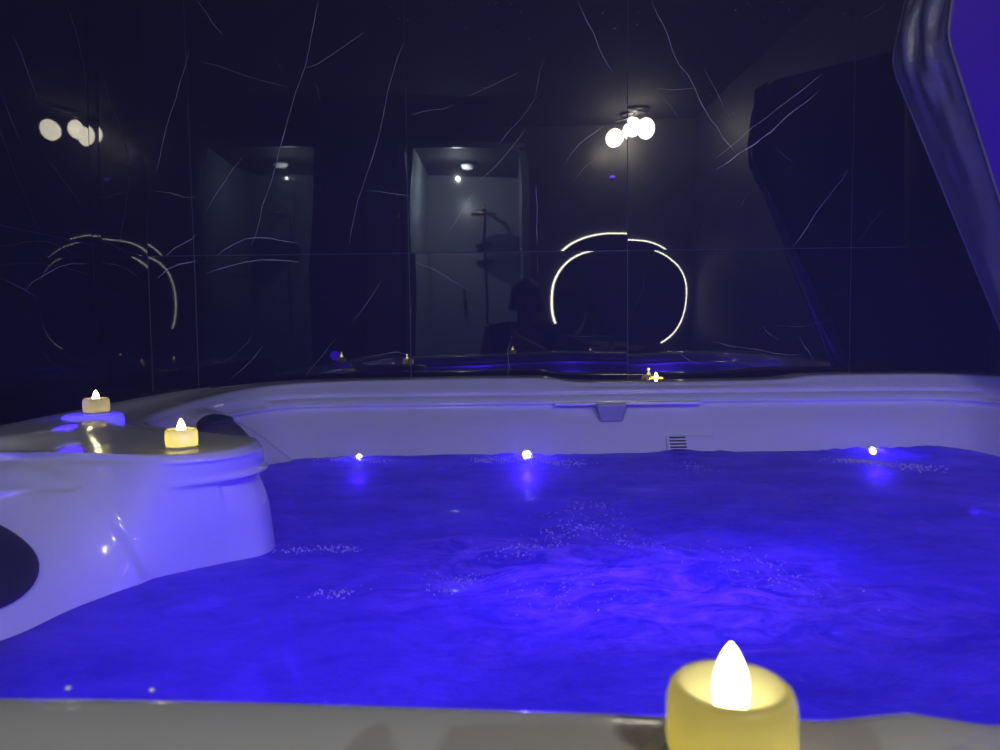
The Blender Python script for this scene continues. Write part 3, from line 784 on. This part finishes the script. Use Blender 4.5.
    # shower: brass rain head on its arm, riser, mixer, lamp
    q = refl(484, 211, YS + .45, True)
    sh = thing('rain_shower', 'brass rain shower head on a wall arm inside the pale tiled shower', 'shower', (q.x, YS, 1.2))
    def l2(o): o.parent = sh; o.matrix_parent_inverse = Matrix.Translation(-Vector(sh.location)); return o
    bm = bmesh.new(); lathe(bm, [(0, 0), (.118, 0), (.12, .006), (.115, .013), (.03, .018), (.014, .05), (0, .05)], 40, Matrix.Translation((q.x, YS + .45, q.z))); l2(obj('head', bm, M_brass))
    bm = bmesh.new(); tube(bm, [(q.x, YS + .45, q.z + .04), (q.x, YS + .45, q.z + .07), (q.x, YS + .40, q.z + .09), (q.x, YS, q.z + .09)], .011); l2(obj('arm', bm, M_brass))
    bm = bmesh.new(); tube(bm, [(q.x, YS + .03, q.z + .05), (q.x, YS + .03, 1.1)], .010); l2(obj('riser_pipe', bm, M_dark))
    mz = refl(481, 259, YS + .06).z
    bm = bmesh.new(); bx(bm, (q.x, YS + .05, mz), (.15, .05, .03)); bx(bm, (q.x, YS + .09, mz - .02), (.03, .05, .02)); l2(obj('mixer', bm, M_dark, bevel=.008))
    hz = refl(464, 300, YS + .06)
    bm = bmesh.new(); tube(bm, [(hz.x, YS + .07, hz.z + .09), (hz.x, YS + .07, hz.z - .10)], [.012, .018]); l2(obj('hand_shower', bm, M_dark))
    lt = refl(468, 187, -1.9, True)
    bm = bmesh.new(); lathe(bm, [(0, .03), (.05, .03), (.06, .015), (.045, -.01), (0, -.02)], 30, Matrix.Translation((lt.x, -1.9, SH - .04)))
    o = obj('shower_lamp', bm, mat('shower_lamp_glass', (.9, .9, .9), .4, emit=(1, .95, .85), es=.3)); tag(o, 'small round lamp on the shower ceiling', 'lamp')
    a = bpy.data.lights.new('shower_light', 'POINT'); a.energy = 30; a.color = (.85, .95, 1); a.shadow_soft_size = .01
    ao = bpy.data.objects.new('shower_light', a); ao.location = ((SX0+SX1)/2 - .1, -1.75, SH - .16); COL.objects.link(ao)
    bm = bmesh.new(); bx(bm, ((SX0+SX1)/2, (YS+YR-.08)/2, SH + .03), (SX1-SX0, YR-.08-YS, .04)); o = obj('trim_3', bm, M_ceil); o['kind'] = 'structure'
    # small blue status lights seen mirrored
    for px, py, up, yy, lb in [(612, 172, True, -1.1, 'small blue indicator light high on the rear wall above the mirror'), (263, 178, True, -.3, None)]:
        if lb is None: continue
        p = refl(px, py, YR + .012, up); bm = bmesh.new(); sphere(bm, p, .02, 16, 10, (1.2, .5, .6))
        o = obj('indicator_light', bm, mat('blue_indicator', (.3, .2, 1), .4, emit=(.12, .03, 1), es=9)); tag(o, lb, 'light')
refs()

# ---------------------------------------------------------------- the person with the phone, kneeling behind the tub (seen mirrored)
def person():
    root = thing('person', 'person in dark clothes kneeling behind the tub, holding up a phone', 'person', (.17, -.40, 0))
    X = .17; hy = -.40
    J = {'pel': (X, hy-.02, .50), 'sp': (X, hy, .72), 'ch': (X, hy+.02, .95), 'nk': (X, hy+.03, 1.11), 'hd0': (X, hy+.05, 1.195), 'hd': (X, hy+.05, 1.26), 'hdt': (X, hy+.045, 1.325),
         'sl': (X-.17, hy+.02, 1.04), 'sr': (X+.17, hy+.02, 1.04), 'el': (X-.27, hy+.12, .84), 'er': (X+.20, hy+.16, .84),
         'wl': (-.075, -.075, 1.03), 'wr': (.085, -.075, 1.02), 'hl': (-.062, -.035, 1.065), 'hr': (.066, -.035, 1.055),
         'ql': (X-.09, hy-.01, .46), 'qr': (X+.09, hy-.01, .46), 'kl': (X-.13, hy+.10, .07), 'kr': (X+.13, hy+.10, .07), 'al': (X-.12, hy-.33, .06), 'ar': (X+.12, hy-.33, .06), 'tl': (X-.12, hy-.42, .035), 'tr': (X+.12, hy-.42, .035)}
    E = [('pel','sp'),('sp','ch'),('ch','nk'),('nk','hd0'),('hd0','hd'),('hd','hdt'),('ch','sl'),('ch','sr'),('sl','el'),('sr','er'),('el','wl'),('er','wr'),('wl','hl'),('wr','hr'),
         ('pel','ql'),('pel','qr'),('ql','kl'),('qr','kr'),('kl','al'),('kr','ar'),('al','tl'),('ar','tr')]
    RD = {'pel': .14,'sp': .125,'ch': .13,'nk': .050,'hd0': .062,'hd': .085,'hdt': .06,'sl': .06,'sr': .06,'el': .042,'er': .042,'wl': .027,'wr': .027,'hl': .026,'hr': .026,
          'ql': .095,'qr': .095,'kl': .062,'kr': .062,'al': .04,'ar': .04,'tl': .03,'tr': .03}
    # fingers: short chains rooted in the palms, closing on the phone's edges
    for s, h, sx in (('l', 'hl', -1), ('r', 'hr', 1)):
        hx, hy_, hz = J[h]
        for f in range(4):
            b = f'f{s}{f}'; z = hz + .012 - f * .019
            L = (.9, 1.0, .95, .75)[f]
            J[b+'a'] = (hx + sx*.020, hy_ + .012, z + .006); J[b+'b'] = (hx + sx*.022, hy_ + .012 + .014*L, z + .004); J[b+'c'] = (hx + sx*.016, hy_ + .013 + .016*L, z + .006)
            RD[b+'a'] = .0095; RD[b+'b'] = .0085; RD[b+'c'] = .0075; E += [(h, b+'a'), (b+'a', b+'b'), (b+'b', b+'c')]
        J[s+'t1'] = (hx + sx*.004, hy_ - .012, hz + .022); J[s+'t2'] = (hx - sx*.012, hy_ - .008, hz + .034); RD[s+'t1'] = .011; RD[s+'t2'] = .009
        E += [(h, s+'t1'), (s+'t1', s+'t2')]
    keys = list(J); me = bpy.data.meshes.new('body'); me.from_pydata([Vector(J[k]) - root.location for k in keys], [(keys.index(a), keys.index(b)) for a, b in E], [])
    o = link('body', me, M_skin, root)
    sm = o.modifiers.new('skin', 'SKIN'); me.skin_vertices.new() if not me.skin_vertices else None
    for i, k in enumerate(keys):
        v = me.skin_vertices[0].data[i]; v.radius = (RD[k], RD[k] * (.72 if k in ('pel', 'sp', 'ch') else 1)); v.use_root = (k == 'pel')
    ss = o.modifiers.new('sub', 'SUBSURF'); ss.levels = 2; ss.render_levels = 2
    def part(name, pts, rad, m, extra=None, close=False):
        me2 = bpy.data.meshes.new(name); ks = pts; me2.from_pydata([Vector(J.get(k, k)) - root.location for k in ks], [(i, i+1) for i in range(len(ks)-1)] + (extra or []), [])
        q = link(name, me2, m, root); q.modifiers.new('skin', 'SKIN'); me2.skin_vertices.new() if not me2.skin_vertices else None
        for i in range(len(ks)):
            v = me2.skin_vertices[0].data[i]; v.radius = (rad[i], rad[i] * (.75 if rad[i] > .1 else 1)); v.use_root = i == 0
        z = q.modifiers.new('sub', 'SUBSURF'); z.levels = 2; z.render_levels = 2; return q
    part('robe', ['pel', 'sp', 'ch', 'nk', 'sl', 'el', 'sr', 'er'], [.17, .14, .145, .062, .075, .055, .075, .055], M_cloth)
    # sleeves joined at the chest instead of through the neck
    rb = [c for c in root.children if c.name.startswith('robe')][0]
    bpy.data.objects.remove(rb)
    me2 = bpy.data.meshes.new('robe'); ks = ['pel', 'sp', 'ch', 'nk', 'sl', 'el', 'sr', 'er', 'ql', 'kl', 'qr', 'kr']
    me2.from_pydata([Vector(J[k]) - root.location for k in ks], [(0,1),(1,2),(2,3),(2,4),(4,5),(2,6),(6,7),(0,8),(8,9),(0,10),(10,11)], [])
    q = link('robe', me2, M_cloth, root); q.modifiers.new('skin', 'SKIN'); me2.skin_vertices.new() if not me2.skin_vertices else None
    for i, r in enumerate([.155, .137, .142, .058, .072, .054, .072, .054, .108, .078, .108, .078]):
        v = me2.skin_vertices[0].data[i]; v.radius = (r, r * (.75 if i < 3 else 1)); v.use_root = i == 0
    z = q.modifiers.new('sub', 'SUBSURF'); z.levels = 2; z.render_levels = 2
    # hair, ears, nose, eyes, mouth
    hc = Vector(J['hd']) - root.location
    bm = bmesh.new(); sphere(bm, hc + Vector((0, -.036, .040)), .104, 24, 16, (.92, 1.0, 1.0))
    for i in range(26):
        t = random.uniform(math.pi, 2*math.pi); sphere(bm, hc + Vector((.085*math.cos(t), -.045 + .06*math.sin(t), .03 + random.uniform(-.09, .07))), .028, 10, 8)
    obj('hair', bm, M_hair, root)
    bm = bmesh.new()
    sphere(bm, hc + Vector((0, .088, -.012)), .014, 12, 8, (.9, 1, 1.3)); obj('nose', bm, M_skin, root)
    for s in (-1, 1):
        bm = bmesh.new(); sphere(bm, hc + Vector((.032*s, .076, .012)), .011, 12, 8); obj('eye', bm, mat('eye_white', (.5, .5, .5), .2), root)
        bm = bmesh.new(); sphere(bm, hc + Vector((.086*s, 0, -.005)), .022, 12, 8, (.4, .8, 1.3)); obj('ear', bm, M_skin, root)
    bm = bmesh.new(); sphere(bm, hc + Vector((0, .078, -.05)), .018, 12, 8, (1.2, .5, .35)); obj('mouth', bm, mat('lips', (.3, .12, .1), .4), root)
    ph = thing('phone', 'dark phone held up in both hands, level with the rim', 'phone', (0, -.022, CZ))
    bm = bmesh.new(); bx(bm, (0, 0, 0), (.128, .008, .071)); obj('case', bm, M_dark, ph, bevel=.003)
    bm = bmesh.new(); bx(bm, (0, -.0045, 0), (.118, .001, .062)); obj('screen', bm, mat('phone_screen', (.01, .01, .015), .1), ph)
person()
